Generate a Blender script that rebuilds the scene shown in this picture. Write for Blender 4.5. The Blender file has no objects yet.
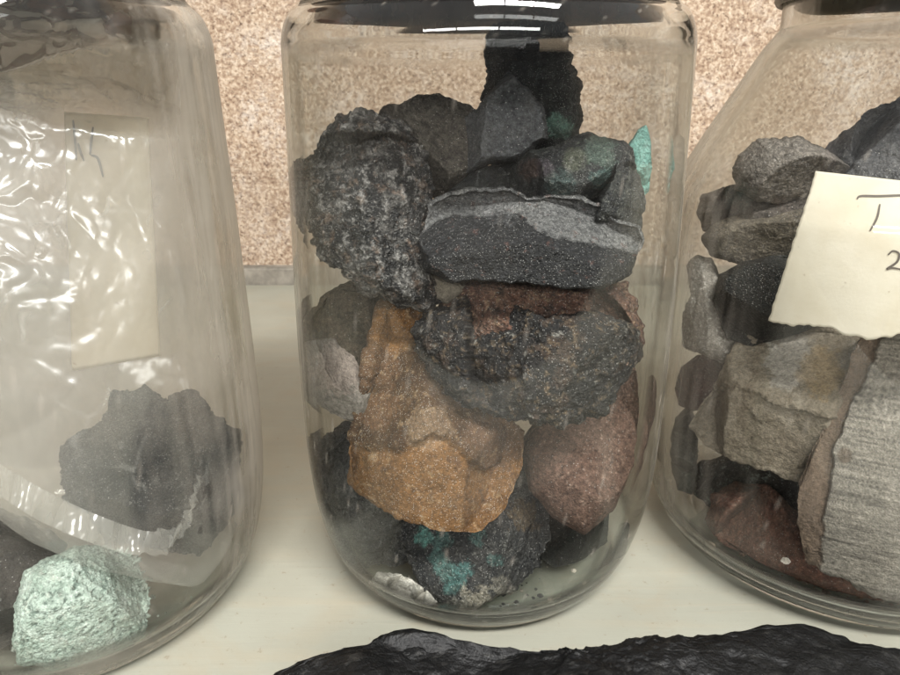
import bpy, bmesh, math
import numpy as np
from mathutils import Vector, Matrix

# ------------------------------------------------------------------ basics
scene = bpy.context.scene
COL = scene.collection
R = math.radians
PITCH, CAM_H, F_PX = R(20.0), 0.127, 675.0       # camera: 20 deg down, 12.7 cm above the shelf
CAM = np.array([0.0, 0.0, CAM_H])
FWD = np.array([0.0, math.cos(PITCH), -math.sin(PITCH)])
UPV = np.array([0.0, math.sin(PITCH), math.cos(PITCH)])
RGT = np.array([1.0, 0.0, 0.0])


def ray(px, py):
    d = FWD * F_PX + RGT * (px - 450.0) - UPV * (py - 337.5)
    return d / np.linalg.norm(d)


def at(px, py, Y):
    """Point on the line of sight through a spot of the photograph, at distance Y into the scene."""
    d = ray(px, py)
    return CAM + d * (Y / d[1])


def srgb(c):
    c = np.asarray(c, float) / 255.0
    return np.where(c <= 0.04045, c / 12.92, ((c + 0.055) / 1.055) ** 2.4)


def tag(o, label, cat, group=None, kind=None):
    o['label'] = label
    o['category'] = cat
    if group: o['group'] = group
    if kind: o['kind'] = kind
    return o


def link(name, me, mat, parent=None, smooth=True):
    o = bpy.data.objects.new(name, me)
    COL.objects.link(o)
    if mat is not None: me.materials.append(mat)
    if smooth:
        me.polygons.foreach_set('use_smooth', [True] * len(me.polygons))
    if parent is not None: o.parent = parent
    return o


# ------------------------------------------------------------------ noise (numpy)
_rng = np.random.RandomState(7)
_PERM = _rng.permutation(1024)
_G = _rng.normal(size=(1024, 3)); _G /= np.linalg.norm(_G, axis=1)[:, None]
_J = _rng.rand(1024, 3)


def _h(i, j, k, s):
    return _PERM[(_PERM[(_PERM[(i + s * 131) & 1023] + j) & 1023] + k) & 1023]


def perlin(P, s=0):
    I = np.floor(P).astype(np.int64); Fr = P - I
    U = Fr * Fr * Fr * (Fr * (Fr * 6 - 15) + 10)
    out = 0.0
    for a in (0, 1):
        wa = U[:, 0] if a else 1 - U[:, 0]
        for b in (0, 1):
            wb = U[:, 1] if b else 1 - U[:, 1]
            for c in (0, 1):
                wc = U[:, 2] if c else 1 - U[:, 2]
                g = _G[_h(I[:, 0] + a, I[:, 1] + b, I[:, 2] + c, s)]
                out = out + wa * wb * wc * (g[:, 0] * (Fr[:, 0] - a) + g[:, 1] * (Fr[:, 1] - b) + g[:, 2] * (Fr[:, 2] - c))
    return out * 1.5


def fbm(P, octs=5, s=0, gain=0.5, ridged=False):
    a, t, n = 1.0, 0.0, 0.0
    for o in range(octs):
        v = perlin(P * 2.03 ** o + 17.3 * o, s + o)
        if ridged: v = 1 - 2 * np.abs(v) * 1.6
        t = t + a * v; n += a; a *= gain
    return t / n


def worley(P, s=0):
    """F1, F2 and a random number of the nearest cell."""
    I = np.floor(P).astype(np.int64)
    f1 = np.full(len(P), 9.0); f2 = f1.copy(); cid = np.zeros(len(P), np.int64)
    for a in (-1, 0, 1):
        for b in (-1, 0, 1):
            for c in (-1, 0, 1):
                h = _h(I[:, 0] + a, I[:, 1] + b, I[:, 2] + c, s)
                q = I + np.array([a, b, c]) + _J[h]
                d = np.sqrt(((P - q) ** 2).sum(1))
                near = d < f1
                f2 = np.where(near, f1, np.minimum(f2, d))
                cid = np.where(near, h, cid); f1 = np.where(near, d, f1)
    return f1, f2, cid


def chips(P, s=0):
    """Broken surface: every cell of the surface is its own small tilted plane."""
    I = np.floor(P).astype(np.int64)
    f1 = np.full(len(P), 9.0); f2 = f1.copy(); out = np.zeros(len(P))
    for a in (-1, 0, 1):
        for b in (-1, 0, 1):
            for c in (-1, 0, 1):
                h = _h(I[:, 0] + a, I[:, 1] + b, I[:, 2] + c, s)
                v = P - (I + np.array([a, b, c]) + _J[h])
                d = np.sqrt((v ** 2).sum(1))
                near = d < f1
                f2 = np.where(near, f1, np.minimum(f2, d))
                out = np.where(near, (v * _G[h]).sum(1) + (_J[h, 0] - 0.5) * 0.5, out); f1 = np.where(near, d, f1)
    return out * sstep(0, 0.10, f2 - f1)


def sstep(a, b, x):
    t = np.clip((x - a) / (b - a), 0, 1)
    return t * t * (3 - 2 * t)


# ------------------------------------------------------------------ material helpers
class NT:
    def __init__(self, name):
        self.m = bpy.data.materials.new(name); self.m.use_nodes = True
        self.t = self.m.node_tree; self.t.nodes.clear()
        self.out = self.n('ShaderNodeOutputMaterial')

    def n(self, typ, **kw):
        nd = self.t.nodes.new(typ)
        for k, v in kw.items():
            if k[0] == '_': setattr(nd, k[1:], v)
        for k, v in kw.items():
            if k[0] != '_':
                key = int(k[1:]) if k[0] == 'i' and k[1:].isdigit() else k.replace('__', ' ')
                if isinstance(v, bpy.types.NodeSocket): self.t.links.new(v, nd.inputs[key])
                else: nd.inputs[key].default_value = v
        return nd

    def l(self, a, b): self.t.links.new(a, b)

    def math(self, op, a, b=0.5, clamp=False):
        return self.n('ShaderNodeMath', _operation=op, _use_clamp=clamp, i0=a, i1=b).outputs[0]

    def mix(self, fac, a, b, blend='MIX'):
        nd = self.n('ShaderNodeMix', _data_type='RGBA', _blend_type=blend)
        for idx, v in ((0, fac), (6, a), (7, b)):
            if isinstance(v, bpy.types.NodeSocket): self.l(v, nd.inputs[idx])
            else: nd.inputs[idx].default_value = v
        return nd.outputs[2]

    def ramp(self, fac, stops):
        nd = self.n('ShaderNodeValToRGB', Fac=fac)
        cr = nd.color_ramp
        while len(cr.elements) < len(stops): cr.elements.new(0.5)
        for e, (p, c) in zip(cr.elements, stops):
            e.position = p; e.color = c if len(c) == 4 else (*c, 1)
        return nd.outputs[0]

    def noise(self, vec, scale, detail=4.0, rough=0.55, dist=0.0):
        return self.n('ShaderNodeTexNoise', Vector=vec, Scale=scale, Detail=detail, Roughness=rough, Distortion=dist).outputs[0]


def C(r, g, b): return (*[float(v) for v in srgb((r, g, b))], 1.0)


def rock_material(name, rough=0.8, spec=0.35, grain=1.0, bump=0.5, sparkle=0.0, scale=1.0):
    t = NT(name)
    co = t.n('ShaderNodeTexCoord').outputs['Object']
    att = t.n('ShaderNodeAttribute', _attribute_name='tint').outputs['Color']
    n1 = t.noise(co, 900 * scale, 5, 0.65)
    n2 = t.noise(co, 2600 * scale, 3, 0.6)
    v = t.n('ShaderNodeTexVoronoi', Vector=co, Scale=1700 * scale)
    gr = t.n('ShaderNodeMapRange', Value=n1, i1=0.3, i2=0.7, i3=1 - 0.55 * grain, i4=1 + 0.5 * grain).outputs[0]
    gr2 = t.n('ShaderNodeMapRange', Value=n2, i1=0.3, i2=0.7, i3=1 - 0.35 * grain, i4=1 + 0.35 * grain).outputs[0]
    g = t.math('MULTIPLY', gr, gr2)
    col = t.n('ShaderNodeVectorMath', _operation='SCALE', i0=att, Scale=g).outputs[0]
    b = t.n('ShaderNodeBsdfPrincipled', Base__Color=col, Roughness=rough)
    b.inputs['Specular IOR Level'].default_value = spec
    if sparkle:
        sp = t.n('ShaderNodeTexVoronoi', Vector=co, Scale=3200 * scale)
        sx = t.n('ShaderNodeSeparateColor', Color=sp.outputs['Color']).outputs[0]
        m = t.math('GREATER_THAN', sx, 1 - 0.12 * sparkle)
        m2 = t.math('LESS_THAN', sp.outputs['Distance'], 0.36)
        m = t.math('MULTIPLY', m, m2)
        lift = t.mix(t.math('MULTIPLY', m, 0.38), col, (0.7, 0.68, 0.64, 1))
        t.l(lift, b.inputs['Base Color'])
        t.l(t.n('ShaderNodeMapRange', Value=m, i3=rough, i4=0.18).outputs[0], b.inputs['Roughness'])
    hgt = t.math('ADD', t.math('MULTIPLY', n1, 0.9), t.math('MULTIPLY', n2, 0.35))
    hgt = t.math('ADD', hgt, t.math('MULTIPLY', v.outputs['Distance'], 0.35))
    bp = t.n('ShaderNodeBump', Strength=bump, Distance=0.0013 / scale, Height=hgt)
    t.l(bp.outputs[0], b.inputs['Normal'])
    t.l(b.outputs[0], t.out.inputs[0])
    return t.m


MAT = {
    'matte': rock_material('stone_matte', 0.8, 0.3, 1.1, 0.6, 0.3),
    'rough': rock_material('stone_rough', 0.62, 0.5, 1.25, 1.0, 1.2),
    'crust': rock_material('stone_crusted', 0.5, 0.6, 1.3, 1.0, 1.6),
    'ochre': rock_material('stone_ochre', 0.75, 0.35, 0.75, 0.5, 1.6, 1.2),
    'slate': rock_material('stone_slate', 0.55, 0.35, 1.2, 0.8, 1.1, 1.3),
    'pale': rock_material('stone_pale', 0.88, 0.25, 0.7, 0.55, 0.0, 1.2),
    'black': rock_material('stone_black', 0.52, 0.4, 1.2, 0.30, 0.0, 0.9),
}


def glass_material(name, inner, z_lo, z_hi, tint=(0.985, 0.995, 0.988)):
    """Old jar glass: solid refracting glass at the heel, shoulder and neck, thin-walled glass along the body, under a film of dust
    (how thick the film lies is stored on the mesh)."""
    t = NT(name)
    co = t.n('ShaderNodeTexCoord').outputs['Object']
    gl = t.n('ShaderNodeBsdfGlass', Color=(*tint, 1), Roughness=0.0, IOR=1.5)
    facing = t.n('ShaderNodeLayerWeight', Blend=0.5).outputs['Facing']
    cosv = t.math('MAXIMUM', t.math('SUBTRACT', 1.0, facing), 0.10)
    path = t.math('DIVIDE', 1.0, cosv)                       # the slanted way through the wall is longer
    if inner: ab = (1, 1, 1, 1)
    else: ab = t.n('ShaderNodeCombineColor', Red=t.math('POWER', 0.966, path), Green=t.math('POWER', 0.976, path), Blue=t.math('POWER', 0.968, path)).outputs[0]
    tp = t.n('ShaderNodeBsdfTransparent', Color=ab)
    if not inner:                                            # the curved wall bends the view near its edges
        bend = t.n('ShaderNodeBsdfRefraction', Color=ab, Roughness=0.0, IOR=1.10)
        tp = t.n('ShaderNodeMixShader', i0=t.n('ShaderNodeMapRange', Value=facing, i1=0.60, i2=0.68).outputs[0], i1=tp.outputs[0], i2=bend.outputs[0])
    gs = t.n('ShaderNodeBsdfGlossy', Color=(1, 1, 1, 1), Roughness=0.02)
    fr = t.n('ShaderNodeMath', _operation='POWER', i0=facing, i1=5.0).outputs[0]
    fr = t.math('ADD', 0.024, t.math('MULTIPLY', fr, 0.80), True)
    thin = t.n('ShaderNodeMixShader', i0=fr, i1=tp.outputs[0], i2=gs.outputs[0])
    z = t.n('ShaderNodeSeparateXYZ', Vector=co).outputs[2]
    lo = t.n('ShaderNodeMapRange', Value=z, i1=z_lo, i2=z_lo + 0.004, i3=1.0, i4=0.0).outputs[0]
    hi = t.n('ShaderNodeMapRange', Value=z, i1=z_hi, i2=z_hi + 0.003, i3=0.0, i4=1.0).outputs[0]
    body = t.n('ShaderNodeMixShader', i0=t.math('MAXIMUM', lo, hi), i1=thin.outputs[0], i2=gl.outputs[0])
    if inner:
        t.l(body.outputs[0], t.out.inputs[0]); return t.m
    d = t.n('ShaderNodeAttribute', _attribute_name='dust').outputs['Fac']
    d = t.math('SUBTRACT', 1.0, t.math('POWER', t.math('SUBTRACT', 1.0, d, True), t.math('MINIMUM', path, 4.0)))
    d = t.math('MINIMUM', d, 0.7)
    df = t.n('ShaderNodeBsdfDiffuse', Color=C(214, 205, 191))
    tr = t.n('ShaderNodeBsdfTranslucent', Color=C(214, 205, 191))
    dm = t.n('ShaderNodeMixShader', i0=0.5, i1=df.outputs[0], i2=tr.outputs[0])
    mx = t.n('ShaderNodeMixShader', i0=d, i1=body.outputs[0], i2=dm.outputs[0])
    t.l(mx.outputs[0], t.out.inputs[0])
    return t.m


def lay_dust(me, front, rear, seed):
    """Dust film of a jar: cloudy patches, faint vertical runs, specks; thicker round the back."""
    V = np.empty(len(me.vertices) * 3); me.vertices.foreach_get('co', V); V = V.reshape(-1, 3)
    big = fbm(V * 38 + seed, 4, seed, 0.6)
    run = fbm(V * np.array([420, 420, 30.0]) + seed, 2, seed + 8, 0.6)
    wipe = fbm(V * np.array([70, 70, 110.0]) + seed * 2.0, 3, seed + 12, 0.6)
    k = np.clip(1 + 3.2 * big + 0.9 * run + 1.2 * wipe, 0.05, 5)
    bk = sstep(-0.004, 0.028, V[:, 1])
    d = front * k * (1 - bk) + rear * np.clip(1 + 0.35 * big + 0.12 * run, 0.5, 1.4) * bk
    side = sstep(0.80, 0.985, np.abs(V[:, 0]) / np.abs(V[:, 0]).max()) * (V[:, 2] > 0.012)
    d = d + side * np.clip(0.10 + 0.22 * run + 0.10 * big, 0, 0.4)
    rng = np.random.RandomState(seed)
    d = d + (rng.rand(len(V)) > 0.985) * rng.rand(len(V)) * 0.18
    at_ = me.attributes.new('dust', 'FLOAT', 'POINT')
    at_.data.foreach_set('value', np.clip(d, 0, 0.8))


# ------------------------------------------------------------------ lathe
def lathe_mesh(name, prof, seg=160, wob=0.0, seed=0, close=True):
    prof = np.array(prof, float)
    n = len(prof)
    th = np.linspace(0, 2 * math.pi, seg, endpoint=False)
    X = prof[:, 0][:, None] * np.cos(th); Y = prof[:, 0][:, None] * np.sin(th)
    Z = np.repeat(prof[:, 1][:, None], seg, 1)
    V = np.stack([X, Y, Z], -1).reshape(-1, 3)
    if wob:
        rr = np.hypot(V[:, 0], V[:, 1])
        w = perlin(np.stack([V[:, 0] * 30, V[:, 1] * 30, V[:, 2] * 22], 1), seed) * wob
        k = 1 + w / np.maximum(rr, 0.01)
        V[:, 0] *= k; V[:, 1] *= k
    faces = []
    for i in range(n if close else n - 1):
        a, b = i * seg, ((i + 1) % n) * seg
        for j in range(seg):
            k = (j + 1) % seg
            faces.append((a + j, a + k, b + k, b + j))
    me = bpy.data.meshes.new(name)
    me.from_pydata(V.tolist(), [], faces)
    me.update()
    return me


def catmull(pts, sub=6):
    P = np.array(pts, float)
    P = np.vstack([2 * P[0] - P[1], P, 2 * P[-1] - P[-2]])
    out = []
    for i in range(1, len(P) - 2):
        p0, p1, p2, p3 = P[i - 1:i + 3]
        for t in np.linspace(0, 1, sub, endpoint=False):
            out.append(0.5 * (2 * p1 + (p2 - p0) * t + (2 * p0 - 5 * p1 + 4 * p2 - p3) * t * t + (3 * p1 - p0 - 3 * p2 + p3) * t ** 3))
    out.append(P[-2])
    return np.array(out)


class Jar:
    def __init__(self, x, y, outer, inner):
        self.x, self.y = x, y
        self.outer, self.inner = catmull(outer, 9), catmull(inner, 9)
        self.iz = np.array(self.inner)[:, 1]; self.ir = np.array(self.inner)[:, 0]

    def rin(self, z):
        i = int(np.argmin(self.iz)); return np.interp(z, self.iz[i:], self.ir[i:])

    def clamp(self, W, relief):
        """Keep world points inside the jar, leaving a little relief where they press on the glass."""
        W = W.copy()
        zf = self.iz.min() + 0.0012
        z = W[:, 2]
        W[:, 2] = np.where(z < zf + 0.002, zf + 0.002 * np.exp((np.minimum(z, zf + 0.002) - zf - 0.002) / 0.004), z)
        dx, dy = W[:, 0] - self.x, W[:, 1] - self.y
        r = np.hypot(dx, dy)
        lim = self.rin(W[:, 2]) - 0.0004 - relief
        # soft knee of 3 mm
        k = 0.0007
        over = r - (lim - k)
        rn = np.where(over > 0, lim - k * np.exp(-np.maximum(over, 0) / k), r)
        s = np.where(r > 1e-6, rn / np.maximum(r, 1e-6), 1)
        W[:, 0] = self.x + dx * s; W[:, 1] = self.y + dy * s
        return W


# ------------------------------------------------------------------ rocks
_ICO = {}


def ico(sub):
    if sub not in _ICO:
        bm = bmesh.new(); bmesh.ops.create_icosphere(bm, subdivisions=sub, radius=1.0)
        me = bpy.data.meshes.new('unit'); bm.to_mesh(me); bm.free()
        V = np.empty(len(me.vertices) * 3); me.vertices.foreach_get('co', V)
        Fi = np.empty(len(me.polygons) * 3, np.int32); me.polygons.foreach_get('vertices', Fi)
        _ICO[sub] = (me, V.reshape(-1, 3), Fi.reshape(-1, 3))
    return _ICO[sub]


def normals(P, T):
    fn = np.cross(P[T[:, 1]] - P[T[:, 0]], P[T[:, 2]] - P[T[:, 0]])
    N = np.zeros_like(P)
    for k in range(3):
        for ax in range(3):
            N[:, ax] += np.bincount(T[:, k], fn[:, ax], len(P))
    return N / np.maximum(np.linalg.norm(N, axis=1), 1e-12)[:, None]


def radial(P, n=720):
    """Distance from the middle of an outline (metres, y up) to its edge for each direction."""
    A = P; B = np.roll(P, -1, 0)
    cr = A[:, 0] * B[:, 1] - B[:, 0] * A[:, 1]
    ar = cr.sum() / 2
    c = np.array([((A[:, 0] + B[:, 0]) * cr).sum(), ((A[:, 1] + B[:, 1]) * cr).sum()]) / (6 * ar)
    th = np.linspace(-math.pi, math.pi, n, endpoint=False)
    D = np.stack([np.cos(th), np.sin(th)], 1)
    rad = np.zeros(n)
    for a, b in zip(A - c, B - c):
        e = b - a
        den = D[:, 0] * e[1] - D[:, 1] * e[0]
        den = np.where(np.abs(den) < 1e-12, 1e-12, den)
        t = (a[0] * e[1] - a[1] * e[0]) / den
        s = (a[0] * D[:, 1] - a[1] * D[:, 0]) / den
        ok = (t > 0) & (s >= -1e-6) & (s <= 1 + 1e-6)
        rad = np.where(ok, np.maximum(rad, t), rad)
    k = np.ones(5) / 5
    rad = np.convolve(np.concatenate([rad[-2:], rad, rad[:2]]), k, 'valid')
    return c, th, rad


def pixels_of(W):
    """Where world points fall on the photograph (to lay mineral and painted-light patches where they are)."""
    q = W - CAM
    dz = q @ FWD
    return 450 + F_PX * (q @ RGT) / dz, 337.5 - F_PX * (q @ UPV) / dz


def creases(P, disp):
    """Crumpled film: flat panels between sharp creases, close together where the bag is bunched towards its upper left."""
    bunch = sstep(-0.012, 0.062, P[:, 1] - 1.1 * P[:, 0] + 0.03 * fbm(P * 30, 3, 90))
    Wp = P + np.column_stack([fbm(P * 45, 3, 91 + k) for k in range(3)]) * 0.010
    h = 0
    for sc, am in ((55, 0.9), (120, 0.6), (260, 0.34)):
        f1, f2, cid = worley(Wp * np.array([sc, sc * 0.6, sc]), int(sc))
        h = h + am * (chips(Wp * np.array([sc, sc * 0.6, sc]), int(sc)) * 0.5 + np.minimum(f2 - f1, 0.25) * 1.2)
        if sc == 120: ln = 1 - sstep(0.0, 0.09, f2 - f1)
        if sc == 55: ln0 = 1 - sstep(0.0, 0.035, f2 - f1)
    scuff = sstep(0.0, 0.3, fbm(P * 60, 3, 97))
    taut = np.exp(-((P[:, 0] - 0.022) ** 2 + (P[:, 1] + 0.050) ** 2) / 0.028 ** 2)      # drawn tight over the stone: clearer there
    milk = 0.30 + 0.24 * bunch - 0.22 * taut - 0.26 * np.exp(-((P[:, 0] - 0.006) ** 2 + (P[:, 1] - 0.028) ** 2) / 0.013 ** 2) + 0.10 * fbm(P * 50, 4, 95) + scuff * (0.22 * ln0 + 0.4 * ln * bunch)
    return disp + h * (0.007 + 0.105 * bunch), np.clip(milk, 0.05, 0.85)


def rock(label, poly, Y, T, mat, palette, jar=None, Tb=None, seed=1, sub=7, p=2.6, amp=0.05, freq=1.0, style='',
         planes=(), nplanes=10, spots=(), zones=(), bands=None, cat='rock', name='rock', group=None, pit=0.0, steps=0.0, fine=0.012, flat=None, gap=0.0, grow=1.05, jag=1.0, streak=0.0, ledges=(), bwarp=1.0, zw=0.6):
    pm = np.array(poly, float).mean(0)
    if flat is None:                       # outline across the line of sight, at distance Y
        org = at(pm[0], pm[1], Y)
        zl = -ray(pm[0], pm[1])
        xl = np.cross(UPV, zl); xl /= np.linalg.norm(xl)
    else:                                  # a slab lying down: outline on a level plane
        zl = np.array([0, 0, 1.0]); xl = RGT
        dd = ray(pm[0], pm[1]); org = CAM + dd * ((flat - CAM_H) / dd[2])
    yl = np.cross(zl, xl)
    M3 = np.stack([xl, yl, zl], 1)
    P2 = []
    for x, y in poly:
        dd = ray(x, y); k = ((org - CAM) @ zl) / (dd @ zl)
        P2.append(((CAM + dd * k - org) @ M3)[:2])
    c, th, rad = radial(np.array(P2))
    ctr = org + xl * c[0] + yl * c[1]
    if jar is not None and len(poly) > 6: rad = rad * grow
    e2 = np.column_stack([np.cos(th) * rad, np.sin(th) * rad, 0 * th])
    jm = jag * (1.7 if style == 'rough' else 0.4 if style == 'soft' else 1.0) * min(1.0, rad.mean() / 0.01)
    rad = rad + jm * (fbm(e2 / 0.0042 + seed, 2, seed + 71, 0.6) * 0.0011 + fbm(e2 / 0.0012 + seed, 3, seed + 77, 0.7) * 0.00045)
    mpp = 1.0
    base, D, TRI = ico(sub)
    rng = np.random.RandomState(seed * 13 + 5)
    rho = np.hypot(D[:, 0], D[:, 1])
    ang = np.arctan2(D[:, 1], D[:, 0])
    Rm = np.interp(ang, np.append(th, math.pi), np.append(rad, rad[0])) * mpp
    mean = rad.mean() * mpp
    Tz = np.where(D[:, 2] > 0, T, Tb if Tb else T)
    # plan: the outline; height: a dome cut by flat broken faces, front and back
    B = np.minimum(mean, 1.8 * Rm)
    w = rho
    X = D[:, :2] / np.maximum(rho, 1e-9)[:, None] * (rho * (B * (1 - w) + Rm * w))[:, None]
    Z = np.maximum(1 - np.minimum(rho, 1) ** p, 0) ** (1 / p)
    front = D[:, 2] > 0
    cuts = [(np.array(n, float), o) for n, o in planes]
    for _ in range(nplanes):
        n = rng.normal(size=3)
        n[2] = np.sign(n[2]) * max(abs(n[2]), 0.45)
        cuts.append((n / np.linalg.norm(n), rng.uniform(0.56, 0.9)))
    wob = fbm(np.column_stack([X / mean * 1.3, Z]) + seed * 3.1, 3, seed) * 0.07
    for n, o in cuts:
        n = n / np.linalg.norm(n)
        lim = (o + wob - (X @ n[:2]) / mean) / abs(n[2])
        lim = np.maximum(lim, -0.45 * (1 - rho ** 4))
        k = 0.02
        hh = np.clip(0.5 + 0.5 * (Z - lim) / k, 0, 1)
        cut = Z * (1 - hh) + lim * hh - k * hh * (1 - hh)
        Z = np.where(front == (n[2] > 0), cut, Z)
    P0 = np.column_stack([X, np.where(front, Z, -Z) * Tz])
    Q = P0 / mean * freq + seed * 7.77
    disp = fbm(Q * 1.5, 5, seed, 0.5) * amp
    if mat == 'plastic': disp, milk_ = creases(P0, disp)
    if style == 'rough':
        disp = disp + (fbm(Q * 3.2, 5, seed + 3, 0.65, True) - 0.3) * amp * 0.7
        disp = disp + chips(Q * 3.5 + fbm(Q * 4, 2, seed)[:, None] * 0.2, seed) * amp * 0.55
        f1, f2, _ = worley(Q * 7.0, seed)
        disp = disp - amp * 0.4 * (1 - sstep(0, 0.45, f1))
    elif style == 'soft':
        disp = disp * 0.8 + chips(Q * 2.0, seed) * amp * 0.15
    else:
        disp = disp + chips(Q * 1.7 + fbm(Q * 2, 2, seed)[:, None] * 0.25, seed) * amp * 0.75
        disp = disp + chips(Q * 4.5 + fbm(Q * 5, 2, seed)[:, None] * 0.2, seed + 2) * amp * 0.28
        disp = disp + (fbm(Q * 3.0, 4, seed + 9, 0.6, True) - 0.3) * amp * 0.25
    if steps:
        v = fbm(Q * 1.1, 3, seed + 21) * 5
        fl = np.floor(v); fr = v - fl
        disp = disp + (fl + sstep(0.8, 1.0, fr)) * steps
    if pit:
        f1, _, cid = worley(Q * 9, seed + 4)
        disp = disp - pit * (1 - sstep(0.1, 0.38, f1)) * (_J[cid, 1] > 0.45)
        f1, _, cid = worley(Q * 19, seed + 6)
        disp = disp - pit * 0.45 * (1 - sstep(0.1, 0.4, f1)) * (_J[cid, 1] > 0.3)
    if bands:
        bn, bf, ba = bands
        bn = np.array(bn, float); bn /= np.linalg.norm(bn)
        ph = (P0 @ bn) / mean * bf + fbm(Q * 1.2, 3, seed) * bwarp
        disp = disp + ba * (0.6 + 0.8 * fbm(Q * 4, 2, seed + 5)) * (np.abs(((ph / math.pi) % 2) - 1) - 0.5)
    disp = disp + fbm(Q * 9, 3, seed + 15, 0.75) * fine * 1.4
    # keep the traced edge: little outward growth where the outline is seen
    NN = normals(P0, TRI)
    for _ in range(3):                     # smoothed a little, so that sharp ridges do not tear
        acc = np.zeros_like(NN)
        for k in range(3):
            for ax in range(3): acc[:, ax] += np.bincount(TRI[:, k], NN[TRI[:, (k + 1) % 3], ax], len(NN))
        NN = acc / np.maximum(np.linalg.norm(acc, axis=1), 1e-12)[:, None]
    u0, v0 = pixels_of(ctr + P0 @ M3.T)
    for axis, pts, h_, colr in ledges:                # layers of the stone that end in a broken step
        pts = np.array(pts, float)
        wig = fbm(Q * 4 + 3, 4, seed + 61, 0.65) * 9
        sd = (np.interp(u0, pts[:, 0], pts[:, 1]) - v0 + wig) if axis == 'y' else (u0 - np.interp(v0, pts[:, 1], pts[:, 0]) + wig)
        disp = disp + h_ / mean * sstep(-1.5, 1.5, sd)
    P1 = P0 + NN * (disp * mean * (1 - 0.35 * w))[:, None]
    W = ctr + P1 @ M3.T
    if jar is not None:
        rel = 0.0011 * np.clip(0.5 - disp / (amp * 2 + 1e-6), 0, 1.2)
        W = jar.clamp(W, rel + gap)
    L = (W - ctr) @ M3
    # mineral colour, plus light and shade painted onto two of the stones
    v = fbm(Q * 2.4 + 40, 6, seed + 2, 0.8) * 1.15 * 0.5 * 1.9 + 0.5 + (rng.rand() - 0.5) * 0.04
    pal = np.array([srgb(c_) for c_ in palette])
    x = np.clip(v, 0, 0.9999) * (len(pal) - 1)
    i0 = np.floor(x).astype(int); f = (x - i0)[:, None]
    col = pal[i0] * (1 - f) + pal[np.minimum(i0 + 1, len(pal) - 1)] * f
    nz = fbm(Q * 5 + 9, 5, seed + 31, 0.75)
    lum = np.mean(palette)
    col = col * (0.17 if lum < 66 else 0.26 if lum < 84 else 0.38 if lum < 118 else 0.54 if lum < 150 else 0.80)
    if streak:
        bn = np.array(bands[0], float); bn /= np.linalg.norm(bn)
        al = np.cross(bn, [0, 0, 1.0])
        sv = fbm(np.column_stack([(L @ al) / mean * 1.5, (L @ bn) / mean * 55, 0 * L[:, 0]]) + seed, 3, seed + 88, 0.7)
        col = col * (1 + streak * sv)[:, None]
    uvx, uvy = pixels_of(W)
    for axis, pts, h_, colr in ledges:
        if colr is None: continue
        pts = np.array(pts, float)
        wig = fbm(Q * 4 + 3, 4, seed + 61, 0.65) * 9
        sd = (np.interp(u0, pts[:, 0], pts[:, 1]) - v0 + wig) if axis == 'y' else (u0 - np.interp(v0, pts[:, 1], pts[:, 0]) + wig)
        m = (1 - sstep(-2, 2, sd)) * colr[1]
        g = np.clip(1 + 0.5 * nz, 0.4, 1.6)
        col = col * (1 - m[:, None]) + (srgb(colr[0])[None] * 0.5 * g[:, None]) * m[:, None]
    for (zx, zy, zr, zc, za) in zones:
        dd = np.hypot(uvx - zx, (uvy - zy)) / zr + nz * zw * 1.6
        m = za * (1 - sstep(0.68, 1.04, dd))
        col = col * (1 - m[:, None]) + srgb(zc) * 0.55 * m[:, None]
    for k, (sc_, sf, thr, sa) in enumerate(spots):
        q = fbm(Q * sf * 1.6 + 13 * k + 3, 5, seed + 50 + k, 0.8) * 1.15 + 0.5
        m = sa * sstep(thr - 0.03, thr + 0.14, q)
        col = col * (1 - m[:, None]) + srgb(sc_) * 0.6 * m[:, None]
    me = base.copy(); me.name = name
    me.vertices.foreach_set('co', L.ravel())
    if mat == 'plastic': col = np.repeat(milk_[:, None], 3, 1)
    at_ = me.color_attributes.new('tint', 'FLOAT_COLOR', 'POINT')
    at_.data.foreach_set('color', np.column_stack([col, np.ones(len(col))]).ravel())
    me.update()
    o = link(name, me, MAT[mat])
    o.matrix_world = Matrix([[*M3[0], ctr[0]], [*M3[1], ctr[1]], [*M3[2], ctr[2]], [0, 0, 0, 1]])
    tag(o, label, cat, group)
    return o


# ------------------------------------------------------------------ camera, light
cam = bpy.data.cameras.new('camera'); co_ = bpy.data.objects.new('camera', cam); COL.objects.link(co_)
co_.location = CAM; co_.rotation_euler = (R(90) - PITCH, 0, 0)
cam.sensor_width = 36; cam.lens = 27; cam.clip_start = 0.005; cam.clip_end = 50
cam.dof.use_dof = True; cam.dof.focus_distance = 0.15; cam.dof.aperture_fstop = 60
scene.camera = co_

w = bpy.data.worlds.new('World'); scene.world = w; w.use_nodes = True
bg = w.node_tree.nodes['Background']
wt = w.node_tree
wg = wt.nodes.new('ShaderNodeTexCoord'); wsx = wt.nodes.new('ShaderNodeSeparateXYZ'); wr = wt.nodes.new('ShaderNodeValToRGB')
wt.links.new(wg.outputs['Generated'], wsx.inputs[0]); wt.links.new(wsx.outputs[2], wr.inputs[0]); wt.links.new(wr.outputs[0], bg.inputs[0])
wr.color_ramp.elements[0].position = 0.0; wr.color_ramp.elements[0].color = (0.16, 0.15, 0.14, 1)      # room: dim floor, paler ceiling
wr.color_ramp.elements[1].position = 0.55; wr.color_ramp.elements[1].color = (0.95, 0.97, 1.0, 1)
bg.inputs[1].default_value = 0.24


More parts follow.
